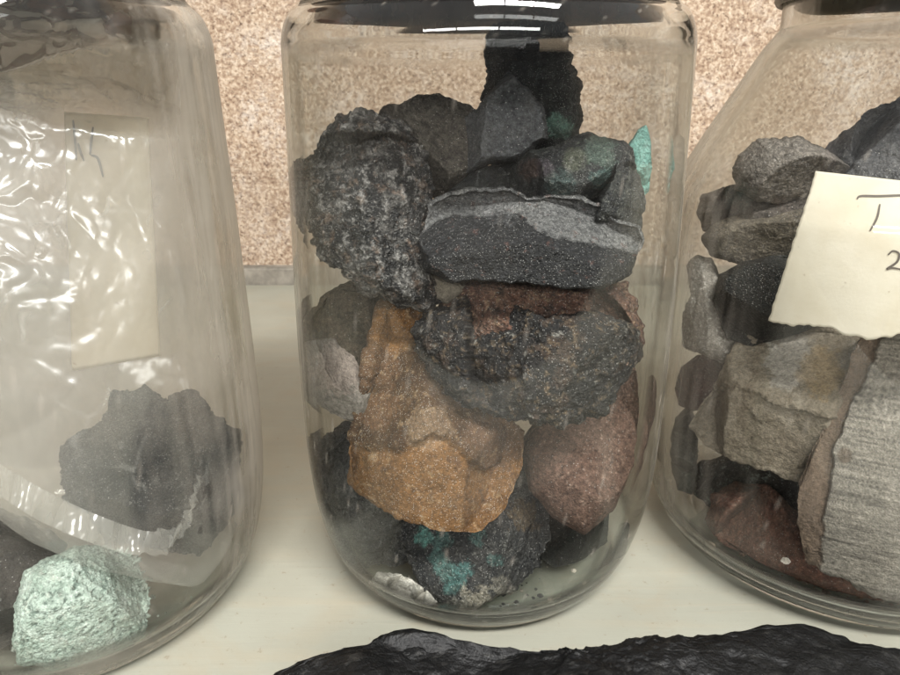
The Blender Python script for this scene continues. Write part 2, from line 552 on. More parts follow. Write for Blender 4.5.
def area(loc, tgt, sx, sy, power, col=(1, 1, 1), name='lamp'):
    l = bpy.data.lights.new(name, 'AREA'); l.shape = 'RECTANGLE'; l.size = sx; l.size_y = sy; l.energy = power; l.color = col
    o = bpy.data.objects.new(name, l); COL.objects.link(o); o.location = loc
    o.rotation_euler = (Vector(tgt) - Vector(loc)).to_track_quat('-Z', 'Y').to_euler()
    return o


# two rows of ceiling tubes, steeply above the shelf and lower down in the room behind the camera
for yy, zz, wd, pw, xs, ln in ((-0.42, 0.90, 0.13, 4.6, (0.0, 0.22, 0.44), 0.21), (-1.0, 0.50, 0.09, 2.6, (-0.60, -0.14, 0.32), 0.445)):
    for xx in xs:
        o = area((xx, yy, zz), (0.0, 0.2, 0.05), ln, wd, pw, (1.0, 0.985, 0.965), 'tube_lamp')
        o.rotation_euler = (Vector((0, 0.18, 0.06)) - Vector((0, yy, zz))).to_track_quat('-Z', 'Y').to_euler()

scene.view_settings.view_transform = 'Standard'; scene.view_settings.look = 'None'
scene.view_settings.exposure = 0.78; scene.view_settings.gamma = 1.0
cy = scene.cycles
cy.max_bounces = 9; cy.transmission_bounces = 9; cy.transparent_max_bounces = 18; cy.diffuse_bounces = 2; cy.glossy_bounces = 4
cy.use_adaptive_sampling = True; cy.adaptive_threshold = 0.022
cy.sample_clamp_indirect = 4.0; cy.blur_glossy = 0.5
cy.caustics_reflective = True; cy.caustics_refractive = True

# ------------------------------------------------------------------ shelf and wall
WALL_Y = 0.462
t = NT('painted_board')
co = t.n('ShaderNodeTexCoord').outputs['Object']
gr = t.noise(t.n('ShaderNodeMapping', Vector=co, Rotation=(0, 0, R(-14)), Scale=(1, 14, 1)).outputs[0], 16, 5, 0.6, 0.3)
big = t.noise(co, 9, 4, 0.55)
c1 = t.ramp(big, [(0.3, C(138, 136, 122)), (0.7, C(161, 161, 148))])
c1 = t.mix(t.n('ShaderNodeMapRange', Value=gr, i1=0.5, i2=0.75, i3=0.0, i4=0.35).outputs[0], c1, C(164, 152, 130))
dirt = t.noise(co, 420, 4, 0.7)
c1 = t.mix(t.n('ShaderNodeMapRange', Value=dirt, i1=0.62, i2=0.72, i3=0.0, i4=0.6).outputs[0], c1, C(120, 104, 84))
smear = t.noise(co, 28, 5, 0.65, 0.6)
c1 = t.mix(t.n('ShaderNodeMapRange', Value=smear, i1=0.5, i2=0.72, i3=0.0, i4=0.45).outputs[0], c1, C(152, 140, 118))
b = t.n('ShaderNodeBsdfPrincipled', Base__Color=c1, Roughness=0.42)
b.inputs['Specular IOR Level'].default_value = 0.4
t.l(t.n('ShaderNodeBump', Strength=0.25, Distance=0.0006, Height=t.math('ADD', gr, t.math('MULTIPLY', dirt, 0.3))).outputs[0], b.inputs['Normal'])
t.l(b.outputs[0], t.out.inputs[0])
M_SHELF = t.m


def box_mesh(name, x0, x1, y0, y1, z0, z1, bev=0.0):
    bm = bmesh.new(); bmesh.ops.create_cube(bm, size=1)
    for v in bm.verts:
        v.co = Vector(((x0 + x1) / 2 + v.co.x * (x1 - x0), (y0 + y1) / 2 + v.co.y * (y1 - y0), (z0 + z1) / 2 + v.co.z * (z1 - z0)))
    if bev: bmesh.ops.bevel(bm, geom=bm.edges[:], offset=bev, segments=3, affect='EDGES')
    me = bpy.data.meshes.new(name); bm.to_mesh(me); bm.free()
    return me


tag(link('shelf', box_mesh('shelf', -1.1, 1.1, -0.06, WALL_Y - 0.004, -0.022, 0.0, 0.002), M_SHELF, None, False),
    'pale cream painted board shelf the jars stand on', 'shelf', kind='structure')

t = NT('grey_strip')
co = t.n('ShaderNodeTexCoord').outputs['Object']
c1 = t.ramp(t.noise(co, 70, 5, 0.6), [(0.35, C(104, 98, 88)), (0.65, C(150, 143, 130))])
b = t.n('ShaderNodeBsdfPrincipled', Base__Color=c1, Roughness=0.8)
t.l(b.outputs[0], t.out.inputs[0])
tag(link('skirting', box_mesh('skirting', -1.1, 1.1, WALL_Y - 0.003, WALL_Y + 0.01, -0.02, 0.0115, 0.0015), t.m, None, False),
    'narrow grey strip along the foot of the speckled wall', 'skirting', kind='structure')

t = NT('speckled_wall')
co = t.n('ShaderNodeTexCoord').outputs['Object']
fine = t.noise(co, 900, 3, 0.7)
mid = t.noise(co, 430, 5, 0.75)
big = t.noise(co, 17, 6, 0.65, 0.4)
c1 = t.ramp(mid, [(0.36, C(130, 105, 86)), (0.5, C(176, 152, 128)), (0.62, C(210, 191, 168))])
wm = t.math('MULTIPLY', t.n('ShaderNodeMapRange', Value=big, i1=0.44, i2=0.64).outputs[0],
            t.n('ShaderNodeMapRange', Value=t.noise(co, 260, 5, 0.75), i1=0.42, i2=0.58).outputs[0])
c1 = t.mix(t.math('MULTIPLY', wm, 0.45), c1, C(236, 229, 219))
dk = t.n('ShaderNodeMapRange', Value=t.noise(co, 640, 3, 0.6), i1=0.60, i2=0.70).outputs[0]
c1 = t.mix(t.math('MULTIPLY', dk, 0.8), c1, C(92, 66, 50))
b = t.n('ShaderNodeBsdfPrincipled', Base__Color=c1, Roughness=0.92)
hh = t.math('SUBTRACT', t.math('ADD', mid, t.math('MULTIPLY', fine, 0.6)), t.math('MULTIPLY', dk, 0.6))
t.l(t.n('ShaderNodeBump', Strength=0.7, Distance=0.002, Height=hh).outputs[0], b.inputs['Normal'])
t.l(b.outputs[0], t.out.inputs[0])
tag(link('wall', box_mesh('wall', -1.1, 1.1, WALL_Y + 0.006, WALL_Y + 0.08, -0.3, 1.0), t.m, None, False),
    'speckled tan and white rough plaster wall behind the jars', 'wall', kind='structure')

# ------------------------------------------------------------------ jars
MO = [(0.0, 0.0020), (0.015, 0.0019), (0.029, 0.0016), (0.0335, 0.0004), (0.0362, 0.0003), (0.0398, 0.0028), (0.0440, 0.0100), (0.0470, 0.0220), (0.0484, 0.0380),
      (0.0486, 0.0600), (0.0482, 0.0850), (0.0476, 0.1100), (0.0470, 0.1315), (0.0467, 0.1380), (0.0452, 0.1423), (0.0430, 0.1445), (0.0418, 0.1465), (0.0416, 0.1515), (0.0416, 0.1605)]
MI = [(0.0, 0.0046), (0.015, 0.0044), (0.030, 0.0038), (0.0365, 0.0043), (0.0404, 0.0070), (0.0433, 0.0125), (0.0456, 0.0240), (0.0466, 0.0400), (0.0470, 0.0600), (0.0466, 0.0850),
      (0.0460, 0.1100), (0.0453, 0.1315), (0.0447, 0.1375), (0.0430, 0.1413), (0.0408, 0.1437), (0.0397, 0.1465), (0.0395, 0.1515), (0.0395, 0.1605)]
RO = [(0.0, 0.0020), (0.020, 0.0019), (0.036, 0.0016), (0.0400, 0.0004), (0.0430, 0.0003), (0.0475, 0.0030), (0.0520, 0.0100), (0.0545, 0.0200), (0.0555, 0.0400), (0.0555, 0.0700),
      (0.0553, 0.0960), (0.0540, 0.1045), (0.0500, 0.1135), (0.0420, 0.1280), (0.0370, 0.1370), (0.0345, 0.1405), (0.0335, 0.1425), (0.0335, 0.1480), (0.0335, 0.1580)]
RI = [(0.0, 0.0048), (0.020, 0.0046), (0.036, 0.0040), (0.0430, 0.0046), (0.0476, 0.0078), (0.0508, 0.0140), (0.0526, 0.0250), (0.0531, 0.0420), (0.0531, 0.0700),
      (0.0528, 0.0950), (0.0515, 0.1030), (0.0476, 0.1116), (0.0398, 0.1260), (0.0348, 0.1352), (0.0322, 0.1390), (0.0312, 0.1425), (0.0311, 0.1480), (0.0311, 0.1580)]
JM = Jar(0.0085, 0.172, MO, MI)
JL = Jar(-0.0985, 0.153, MO, MI)
JR = Jar(0.1160, 0.178, RO, RI)


def lid_material(name, a, b_, rust):
    t = NT(name)
    co = t.n('ShaderNodeTexCoord').outputs['Object']
    n = t.noise(co, 260, 5, 0.65)
    c = t.ramp(n, [(0.4, a), (0.62, b_)])
    m = t.n('ShaderNodeMapRange', Value=t.noise(co, 90, 5, 0.7), i1=0.45, i2=0.6).outputs[0]
    c = t.mix(t.math('MULTIPLY', m, rust), c, C(110, 62, 42))
    b = t.n('ShaderNodeBsdfPrincipled', Base__Color=c, Roughness=0.45, Metallic=0.25)
    t.l(t.n('ShaderNodeBump', Strength=0.5, Distance=0.0005, Height=n).outputs[0], b.inputs['Normal'])
    t.l(b.outputs[0], t.out.inputs[0])
    return t.m


def make_jar(j, label, glass, dust, lidmat, lid_r, lid_z, lid_h, seed):
    root = bpy.data.objects.new('glass_jar', None); COL.objects.link(root)
    root.location = (j.x, j.y, 0); root.empty_display_size = 0.02
    tag(root, label, 'jar')
    prof = np.vstack([j.outer, j.inner[::-1]])
    prof[:, 0] = np.maximum(prof[:, 0], 1e-5)
    jb = link('jar_body', lathe_mesh('jar_body', prof, 384, 0.0003, seed), glass[0], root)
    lay_dust(jb.data, *dust, seed)
    jb.data.materials.append(glass[1])
    no = len(j.outer)
    jb.data.polygons.foreach_set('material_index', [1 if (i // 384) >= no else 0 for i in range(len(jb.data.polygons))])
    r, z0, z1 = lid_r, lid_z, lid_z + lid_h
    lp = [(0.0001, z1), (r - 0.004, z1), (r - 0.0012, z1 - 0.0004), (r - 0.0004, z1 - 0.0018), (r - 0.0005, z0 + 0.0035), (r + 0.0004, z0 + 0.0024), (r + 0.0006, z0 + 0.0010),
          (r + 0.0000, z0 + 0.0001), (r - 0.0009, z0 + 0.0001), (r - 0.0012, z0 + 0.0012), (r - 0.0012, z1 - 0.0016), (0.0001, z1 - 0.0016)]
    link('lid', lathe_mesh('lid', lp, 128, 0.0002, seed + 3, close=False), lidmat, root)
    return root


DARKLID = lid_material('dark_rusty_lid', C(34, 27, 24), C(58, 44, 38), 0.75)
GREYLID = lid_material('grey_metal_lid', C(92, 88, 78), C(126, 120, 106), 0.25)
make_jar(JM, 'middle clear glass jar, straight-sided, with dark rusty lid, packed with rocks', [glass_material('jar_glass', i, 0.010, 0.1335) for i in (0, 1)], (0.009, 0.34), DARKLID, 0.0464, 0.1492, 0.016, 2)
make_jar(JL, 'straight-sided clear glass jar holding a crumpled plastic bag and a mint green rock', [glass_material('dusty_jar_glass', i, 0.010, 0.1335) for i in (0, 1)], (0.06, 0.50), DARKLID, 0.0456, 0.1492, 0.016, 5)
make_jar(JR, 'clear glass jar with sloping shoulders and narrow neck, handwritten paper label inside', [glass_material('hazy_jar_glass', i, 0.010, 0.138) for i in (0, 1)], (0.013, 0.34), GREYLID, 0.0352, 0.1475, 0.014, 9)

# ------------------------------------------------------------------ rocks in the middle jar
yM = JM.y
GM = 'rocks in the middle jar'
rock('rough charcoal rock flecked with silver white crust, upper left in middle jar',
     [(290, 172), (314, 160), (326, 140), (340, 118), (372, 117), (400, 124), (420, 150), (430, 185), (430, 215), (420, 238), (424, 270), (440, 292), (425, 304), (395, 298), (370, 290), (345, 272), (325, 255), (312, 230), (300, 203)],
     yM - 0.018, 0.017, 'crust', [(28, 28, 30), (52, 52, 54), (88, 86, 84), (62, 58, 56), (40, 40, 42)], JM, Tb=0.03, seed=1, style='rough', amp=0.10, freq=1.3, fine=0.03,
     spots=[((150, 145, 138), 1.2, 0.50, 0.5), ((206, 201, 194), 3.0, 0.58, 0.6), ((150, 124, 104), 2.6, 0.62, 0.5), ((24, 24, 25), 4.0, 0.58, 0.85)], group=GM)
rock('smooth brownish grey rock behind the silver-flecked charcoal rock',
     [(362, 128), (385, 110), (412, 100), (440, 98), (470, 106), (490, 125), (480, 165), (445, 195), (400, 190), (370, 160)],
     yM - 0.003, 0.014, 'matte', [(84, 78, 71), (112, 105, 95), (132, 124, 112)], JM, Tb=0.03, seed=2, amp=0.04, group=GM)
rock('tall blackish green rock standing up to the lid of middle jar',
     [(487, 26), (492, 8), (530, 2), (566, 8), (573, 26), (569, 44), (572, 66), (581, 84), (578, 100), (584, 118), (580, 142), (540, 165), (490, 160), (480, 116), (488, 90), (484, 60)],
     yM + 0.006, 0.012, 'slate', [(32, 40, 40), (58, 66, 64), (84, 90, 86), (44, 52, 50)], JM, Tb=0.018, seed=3, amp=0.06, steps=0.014, jag=1.8, grow=1.0,
     zones=[(558, 125, 15, (92, 128, 112), 0.6)], spots=[((96, 100, 98), 4, 0.7, 0.5)], group=GM)
rock('dark grey wedge of rock with pale triangular face near the top of middle jar',
     [(442, 152), (462, 128), (484, 100), (508, 74), (526, 90), (542, 112), (546, 138), (522, 156), (480, 168), (446, 184)],
     yM - 0.006, 0.012, 'matte', [(84, 85, 87), (108, 109, 110), (128, 127, 125)], JM, Tb=0.02, seed=4, amp=0.035, planes=[((0.15, 0.25, 1), 0.72), ((-0.8, 0.3, 0.6), 0.7)], nplanes=3, group=GM)
rock('dark rock with iridescent green and copper tints above the grey slab',
     [(450, 190), (475, 172), (520, 160), (552, 148), (585, 138), (622, 143), (632, 165), (642, 200), (636, 226), (600, 232), (520, 215), (470, 205)],
     yM - 0.014, 0.012, 'slate', [(48, 50, 52), (76, 78, 80), (106, 108, 104), (64, 72, 70)], JM, Tb=0.035, seed=5, amp=0.06, steps=0.01,
     zones=[(600, 150, 20, (116, 136, 122), 0.5), (575, 158, 14, (132, 136, 112), 0.4), (560, 184, 16, (84, 112, 108), 0.35), (600, 178, 12, (96, 128, 120), 0.45), (530, 170, 12, (120, 92, 82), 0.5), (545, 168, 10, (116, 104, 112), 0.5)],
     spots=[((150, 150, 140), 4, 0.7, 0.5)], group=GM)
rock('turquoise sliver of rock against the right side of middle jar',
     [(624, 152), (632, 140), (639, 130), (646, 127), (650, 140), (651, 168), (648, 190), (640, 196), (631, 182)],
     yM - 0.004, 0.006, 'pale', [(104, 152, 142), (140, 184, 172), (168, 200, 190)], JM, seed=6, sub=6, amp=0.05, group=GM)
rock('charcoal slab with pale top edge painted lit and two rounded lobes, front of middle jar',
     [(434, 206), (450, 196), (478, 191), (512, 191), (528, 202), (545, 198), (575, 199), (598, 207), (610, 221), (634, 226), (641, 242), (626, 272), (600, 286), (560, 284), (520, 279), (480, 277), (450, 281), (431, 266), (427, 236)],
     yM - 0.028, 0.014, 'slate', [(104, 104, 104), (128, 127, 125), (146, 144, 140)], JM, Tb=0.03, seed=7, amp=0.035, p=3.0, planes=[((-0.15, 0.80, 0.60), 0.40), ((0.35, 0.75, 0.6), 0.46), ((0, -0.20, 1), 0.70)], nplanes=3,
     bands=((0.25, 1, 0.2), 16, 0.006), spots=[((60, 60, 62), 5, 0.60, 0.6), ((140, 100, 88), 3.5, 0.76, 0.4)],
     ledges=[('y', [(425, 232), (445, 216), (480, 214), (520, 212), (540, 232), (570, 240), (600, 244), (645, 252)], -0.0006, ((27, 27, 29), 0.9))], zones=[(500, 200, 24, (150, 150, 150), 0.3)], group=GM)  # dusty top edge coloured as if lit from above, front coloured darker as shade
rock('rusty brown crusty rock just under the grey slab in middle jar',
     [(452, 296), (475, 280), (510, 274), (545, 282), (580, 284), (624, 286), (634, 310), (640, 340), (630, 370), (560, 380), (480, 360), (440, 330)],
     yM - 0.022, 0.014, 'rough', [(96, 66, 54), (136, 94, 76), (164, 128, 106), (118, 96, 82)], JM, Tb=0.03, seed=8, style='rough', amp=0.07,
     spots=[((186, 160, 128), 4, 0.68, 0.7), ((60, 52, 48), 3, 0.64, 0.7)], group=GM)
rock('dark grey rubbly rock with brown flecks overlapping the top of the ochre rock',
     [(413, 332), (432, 312), (465, 302), (500, 306), (545, 322), (590, 314), (620, 322), (643, 346), (632, 370), (612, 392), (600, 412), (560, 421), (515, 418), (480, 408), (448, 390), (428, 362)],
     yM - 0.030, 0.012, 'rough', [(46, 44, 44), (66, 63, 62), (92, 86, 80), (58, 55, 54)], JM, Tb=0.03, seed=9, style='rough', amp=0.09, freq=1.2, fine=0.025,
     spots=[((120, 94, 74), 1.2, 0.60, 0.3), ((150, 128, 100), 3.5, 0.66, 0.6), ((176, 172, 162), 4, 0.74, 0.7), ((26, 26, 28), 2.5, 0.6, 0.7)], group=GM)
rock('large ochre orange rock in the middle of the central jar',
     [(384, 312), (402, 303), (425, 306), (440, 340), (465, 392), (505, 424), (522, 440), (516, 470), (500, 505), (478, 526), (440, 524), (402, 516), (372, 503), (349, 480), (354, 450), (362, 405), (374, 355)],
     yM - 0.029, 0.018, 'ochre', [(92, 64, 36), (118, 83, 48), (138, 102, 62), (108, 82, 56)], JM, Tb=0.03, seed=10, amp=0.024, p=3.4, fine=0.008,
     planes=[((-0.62, 0.30, 0.72), 0.40), ((0.55, 0.42, 0.72), 0.42), ((0.05, -0.30, 0.95), 0.52), ((0.0, 0.85, 0.5), 0.7), ((-0.85, -0.15, 0.5), 0.66), ((0.85, -0.2, 0.5), 0.62)], ledges=[('y', [(340, 438), (375, 452), (400, 452), (432, 432), (455, 448), (480, 470), (502, 458), (530, 428)], 0.0022, ((150, 108, 64), 0.8)), ('y', [(340, 392), (375, 372), (400, 350), (440, 372), (470, 400), (530, 430)], 0.0012, None)], nplanes=1, steps=0.014, spots=[((92, 66, 46), 3, 0.68, 0.7), ((186, 158, 122), 4, 0.7, 0.5)],
     zones=[(395, 330, 28, (176, 128, 76), 0.75), (430, 430, 26, (196, 166, 134), 0.35), (380, 410, 24, (132, 96, 66), 0.5), (450, 385, 26, (128, 106, 86), 0.6), (495, 440, 34, (118, 90, 68), 0.7), (375, 365, 26, (122, 90, 62), 0.6)], group=GM)
rock('dull olive brown rock left of the ochre rock, under the charcoal rock',
     [(297, 338), (306, 318), (326, 296), (350, 282), (378, 292), (390, 318), (378, 352), (368, 388), (345, 380), (315, 352)],
     yM - 0.006, 0.013, 'matte', [(78, 72, 58), (102, 94, 78), (122, 108, 90), (94, 78, 66)], JM, Tb=0.03, seed=11, amp=0.04, group=GM)
rock('pinkish pale grey layered stone at the left side of middle jar',
     [(296, 352), (312, 345), (334, 345), (352, 362), (370, 384), (364, 404), (360, 420), (336, 411), (308, 396), (297, 384)],
     yM - 0.020, 0.011, 'pale', [(130, 123, 114), (154, 146, 136), (174, 166, 155)], JM, Tb=0.02, seed=12, amp=0.03, planes=[((0.45, 0.5, 0.75), 0.62), ((-0.5, -0.55, 0.65), 0.62)], nplanes=1,
     bands=((0.6, 0.8, 0.1), 22, 0.012), zones=[(340, 368, 30, (186, 168, 156), 0.7)], grow=1.14, group=GM)
rock('black crumbly rock at lower left of middle jar',
     [(309, 470), (318, 450), (342, 424), (358, 428), (370, 470), (392, 512), (425, 528), (424, 556), (402, 572), (368, 570), (345, 552), (322, 530), (312, 500)],
     yM - 0.010, 0.014, 'crust', [(46, 47, 49), (74, 75, 76), (112, 111, 109), (60, 61, 63)], JM, Tb=0.03, seed=13, style='rough', amp=0.09, fine=0.025,
     spots=[((138, 136, 132), 5, 0.70, 0.5), ((20, 20, 22), 3, 0.62, 0.6)], group=GM)
rock('black rock with turquoise patches and pale tip at the bottom of middle jar',
     [(398, 528), (420, 512), (470, 515), (505, 480), (522, 464), (538, 480), (547, 505), (545, 540), (532, 565), (512, 590), (490, 606), (470, 620), (446, 612), (428, 590), (412, 560)],
     yM - 0.024, 0.014, 'rough', [(46, 48, 50), (74, 75, 75), (104, 102, 97), (62, 62, 62)], JM, Tb=0.03, seed=14, style='rough', amp=0.06,
     zw=1.0, zones=[(424, 538, 10, (112, 168, 156), 0.9), (440, 540, 12, (96, 134, 127), 0.7), (437, 556, 11, (100, 140, 132), 0.65), (446, 570, 13, (104, 142, 134), 0.7), (462, 574, 12, (90, 136, 130), 0.7), (452, 588, 10, (84, 128, 122), 0.6), (478, 538, 9, (104, 140, 132), 0.6), (496, 560, 8, (90, 132, 124), 0.5), (478, 604, 22, (168, 160, 142), 0.9), (456, 608, 14, (150, 146, 134), 0.8), (500, 590, 14, (140, 134, 120), 0.7), (524, 515, 18, (118, 98, 70), 0.6)],
     spots=[((150, 148, 140), 5, 0.72, 0.5)], group=GM)
rock('small chalky white stone on the floor of middle jar',
     [(371, 580), (380, 573), (396, 574), (412, 580), (430, 592), (436, 606), (420, 610), (400, 606), (382, 598)],
     yM - 0.033, 0.008, 'pale', [(212, 204, 190), (228, 222, 210), (236, 230, 220)], JM, seed=15, sub=6, amp=0.08, style='rough', cat='stone', name='stone', group=GM)
rock('dusty pink brown rock at the right side of middle jar, beside the ochre rock',
     [(524, 446), (540, 424), (566, 412), (600, 404), (632, 376), (634, 420), (628, 465), (610, 506), (584, 528), (556, 512), (534, 486)],
     yM - 0.018, 0.014, 'matte', [(104, 79, 67), (128, 99, 84), (144, 114, 98), (116, 87, 75)], JM, Tb=0.03, seed=16, amp=0.035, style='soft',
     spots=[((176, 150, 132), 5, 0.7, 0.4), ((84, 64, 56), 4, 0.68, 0.4)], grow=1.1, group=GM)
rock('dark greenish rock in shade at lower right of middle jar',
     [(520, 520), (545, 498), (575, 520), (606, 512), (604, 545), (580, 572), (540, 592), (510, 590)],
     yM - 0.010, 0.012, 'matte', [(48, 50, 44), (64, 66, 58), (82, 80, 70)], JM, Tb=0.02, seed=17, amp=0.05, group=GM)
rock('small beige stone wedged between the charcoal rock and the grey slab',
     [(414, 262), (424, 256), (436, 270), (462, 280), (470, 294), (448, 304), (430, 296), (420, 280)],
     yM - 0.020, 0.006, 'pale', [(128, 120, 104), (154, 144, 128), (168, 160, 144)], JM, seed=18, sub=6, amp=0.05, cat='stone', name='stone', group=GM)

# ------------------------------------------------------------------ rocks in the right jar
yR = JR.y
GR = 'rocks in the shouldered jar'
rock('dusty grey brown rock with rounded top, high in shouldered jar left of label',
     [(736, 168), (742, 156), (754, 144), (775, 139), (798, 139), (824, 150), (850, 170), (850, 196), (800, 202), (760, 200), (738, 190)],
     yR + 0.000, 0.016, 'matte', [(108, 100, 93), (134, 126, 117), (152, 143, 133)], JR, Tb=0.03, seed=21, amp=0.035, gap=0.0035, nplanes=6, group=GR)
rock('wide dusty grey brown slab between the rounded rock and flat stone left of label',
     [(698, 212), (704, 196), (722, 188), (745, 184), (800, 184), (850, 190), (850, 220), (800, 230), (750, 234), (706, 230)],
     yR + 0.006, 0.014, 'matte', [(90, 82, 75), (112, 103, 95), (132, 123, 113)], JR, Tb=0.03, seed=35, amp=0.03, gap=0.0035, nplanes=5, planes=[((0, 0.8, 0.6), 0.5)], group=GR)
rock('dark grey rock topmost in shouldered jar, above the paper label',
     [(820, 156), (845, 134), (872, 112), (905, 98), (960, 100), (1000, 130), (1000, 190), (900, 205), (830, 190)],
     yR - 0.006, 0.020, 'matte', [(92, 92, 94), (118, 117, 117), (134, 132, 128)], JR, Tb=0.03, seed=22, amp=0.05, gap=0.0035, group=GR)
rock('flat dark stone, dusty tan top painted lit, jutting out left of the paper label',
     [(704, 238), (716, 224), (745, 214), (785, 206), (830, 204), (830, 246), (780, 258), (742, 264), (714, 254)],
     yR + 0.002, 0.014, 'matte', [(76, 71, 64), (102, 95, 85), (124, 116, 103)], JR, Tb=0.025, seed=23, amp=0.03, planes=[((0, 0.85, 0.5), 0.7), ((0, -0.4, 0.9), 0.75)], nplanes=2,
     zones=[(760, 222, 50, (126, 116, 100), 0.7)], gap=0.0035, group=GR)  # zone paints light from above into the colour of the dusty top
rock('round blackish green rock under the flat stone, partly behind the label',
     [(716, 300), (722, 276), (748, 262), (790, 256), (850, 262), (840, 310), (800, 332), (752, 344), (728, 336)],
     yR - 0.010, 0.014, 'slate', [(46, 48, 43), (56, 58, 52), (70, 72, 66)], JR, Tb=0.025, seed=24, amp=0.04, style='soft', gap=0.0035, group=GR)
rock('pale grey rock with white chips at the left edge of shouldered jar',
     [(688, 268), (698, 256), (713, 262), (722, 284), (732, 306), (740, 328), (734, 352), (724, 362), (700, 352), (684, 345), (684, 312), (692, 296)],
     yR + 0.004, 0.010, 'pale', [(138, 132, 122), (160, 153, 143), (176, 168, 157)], JR, Tb=0.02, seed=25, amp=0.04, planes=[((0.35, 0.1, 0.9), 0.75), ((-0.8, -0.1, 0.5), 0.65)], nplanes=2,
     spots=[((228, 222, 212), 6, 0.66, 0.8), ((110, 104, 96), 5, 0.66, 0.6)], group=GR)
rock('round reddish brown stone at the left edge of shouldered jar',
     [(676, 388), (682, 368), (698, 356), (716, 355), (732, 364), (730, 388), (712, 404), (694, 410), (680, 404)],
     yR + 0.006, 0.009, 'matte', [(78, 48, 42), (98, 62, 54), (114, 78, 68)], JR, Tb=0.015, seed=26, amp=0.05, style='soft', cat='stone', name='stone', group=GR)
rock('blocky grey beige rock with ridge across its front, under the paper label',
     [(692, 426), (706, 404), (722, 382), (738, 352), (758, 333), (790, 330), (824, 332), (860, 342), (856, 368), (838, 402), (826, 432), (823, 452), (806, 480), (780, 470), (745, 462), (712, 446)],
     yR - 0.016, 0.017, 'pale', [(122, 111, 94), (146, 134, 116), (168, 157, 140)], JR, Tb=0.03, seed=27, amp=0.045, p=3.0,
     planes=[((0.05, 0.62, 0.78), 0.60), ((-0.25, -0.42, 0.87), 0.66), ((-0.8, 0.2, 0.5), 0.8)], nplanes=2,
     ledges=[('y', [(690, 400), (735, 384), (780, 404), (830, 420), (860, 425)], 0.0016, None)], zones=[(790, 362, 30, (196, 190, 180), 0.6), (822, 372, 26, (176, 148, 104), 0.6), (810, 440, 30, (126, 114, 98), 0.5)],
     spots=[((104, 90, 72), 5, 0.70, 0.5)], group=GR)
rock('narrow greenish grey stone below the reddish stone in shouldered jar',
     [(671, 440), (676, 418), (690, 406), (698, 428), (696, 470), (692, 492), (678, 488), (672, 466)],
     yR + 0.006, 0.008, 'slate', [(74, 76, 68), (96, 97, 88), (118, 118, 108)], JR, Tb=0.015, seed=28, sub=6, amp=0.05, cat='stone', name='stone', group=GR)
rock('large pale grey sawn slab with saw lines and brown broken edge',
     [(806, 520), (806, 482), (828, 434), (846, 392), (860, 352), (880, 336), (920, 335), (990, 350), (1000, 470), (985, 590), (930, 606), (890, 594), (850, 570), (812, 558)],
     yR - 0.036, 0.020, 'pale', [(134, 128, 117), (149, 142, 130), (162, 155, 143)], JR, Tb=0.03, seed=29, amp=0.006, p=5.0,
     planes=[((-0.04, 0.02, 1.0), 0.55), ((-0.9, 0.25, 0.35), 0.86)], nplanes=0, bands=((0.12, 1, 0), 150, 0.004), bwarp=0.06, streak=1.5,
     ledges=[('x', [(884, 330), (868, 372), (850, 410), (834, 450), (828, 500), (822, 540), (818, 600)], 0.0022, ((128, 108, 90), 0.9))], zones=[(846, 456, 9, (112, 98, 84), 0.8)],
     spots=[((70, 64, 58), 7, 0.86, 0.7)], fine=0.004, group=GR)
rock('rusty red brown rock on the floor of shouldered jar',
     [(708, 520), (716, 496), (736, 484), (770, 488), (796, 512), (820, 545), (850, 568), (890, 586), (880, 604), (830, 596), (770, 580), (724, 556)],
     yR - 0.022, 0.012, 'matte', [(92, 58, 46), (120, 80, 64), (142, 104, 86), (108, 82, 68)], JR, Tb=0.03, seed=30, amp=0.05, spots=[((150, 130, 116), 5, 0.72, 0.5)], group=GR)
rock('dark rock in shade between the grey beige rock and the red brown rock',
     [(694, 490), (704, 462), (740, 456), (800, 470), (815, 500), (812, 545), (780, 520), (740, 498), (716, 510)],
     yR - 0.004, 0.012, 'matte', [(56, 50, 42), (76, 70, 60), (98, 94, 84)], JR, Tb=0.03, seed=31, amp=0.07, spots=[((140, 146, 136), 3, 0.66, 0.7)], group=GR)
rock('tiny white pebble in front of the red brown rock',
     [(771, 576), (775, 570), (781, 571), (784, 577), (779, 581), (773, 580)],
     yR - 0.0445, 0.0009, 'pale', [(214, 204, 188), (230, 222, 210)], JR, seed=32, sub=5, amp=0.06, cat='pebble', name='pebble', group=GR)

# ------------------------------------------------------------------ rocks in the left jar
yL = JL.y
GL = 'rocks in the jar with the plastic bag'
rock('mint green porous rock on the floor of the left jar',
     [(17, 640), (20, 604), (26, 574), (48, 560), (78, 549), (108, 548), (134, 558), (146, 590), (142, 632), (122, 652), (92, 670), (52, 668), (20, 662)],
     yL - 0.031, 0.014, 'pale', [(132, 148, 136), (160, 176, 163), (184, 198, 186), (204, 214, 205)], JL, Tb=0.02, seed=41, amp=0.05, p=2.8, pit=0.17, nplanes=4,
     spots=[((222, 228, 214), 5, 0.68, 0.7), ((84, 104, 94), 5, 0.64, 0.7)], group=GL)
rock('dark brown grey rock at the bottom left, beside the mint green rock',
     [(-60, 560), (-40, 520), (0, 512), (36, 526), (66, 546), (52, 570), (26, 596), (16, 640), (-30, 660), (-60, 620)],
     yL - 0.022, 0.018, 'matte', [(58, 52, 48), (82, 75, 70), (102, 94, 88)], JL, Tb=0.02, seed=42, amp=0.05, group=GL)
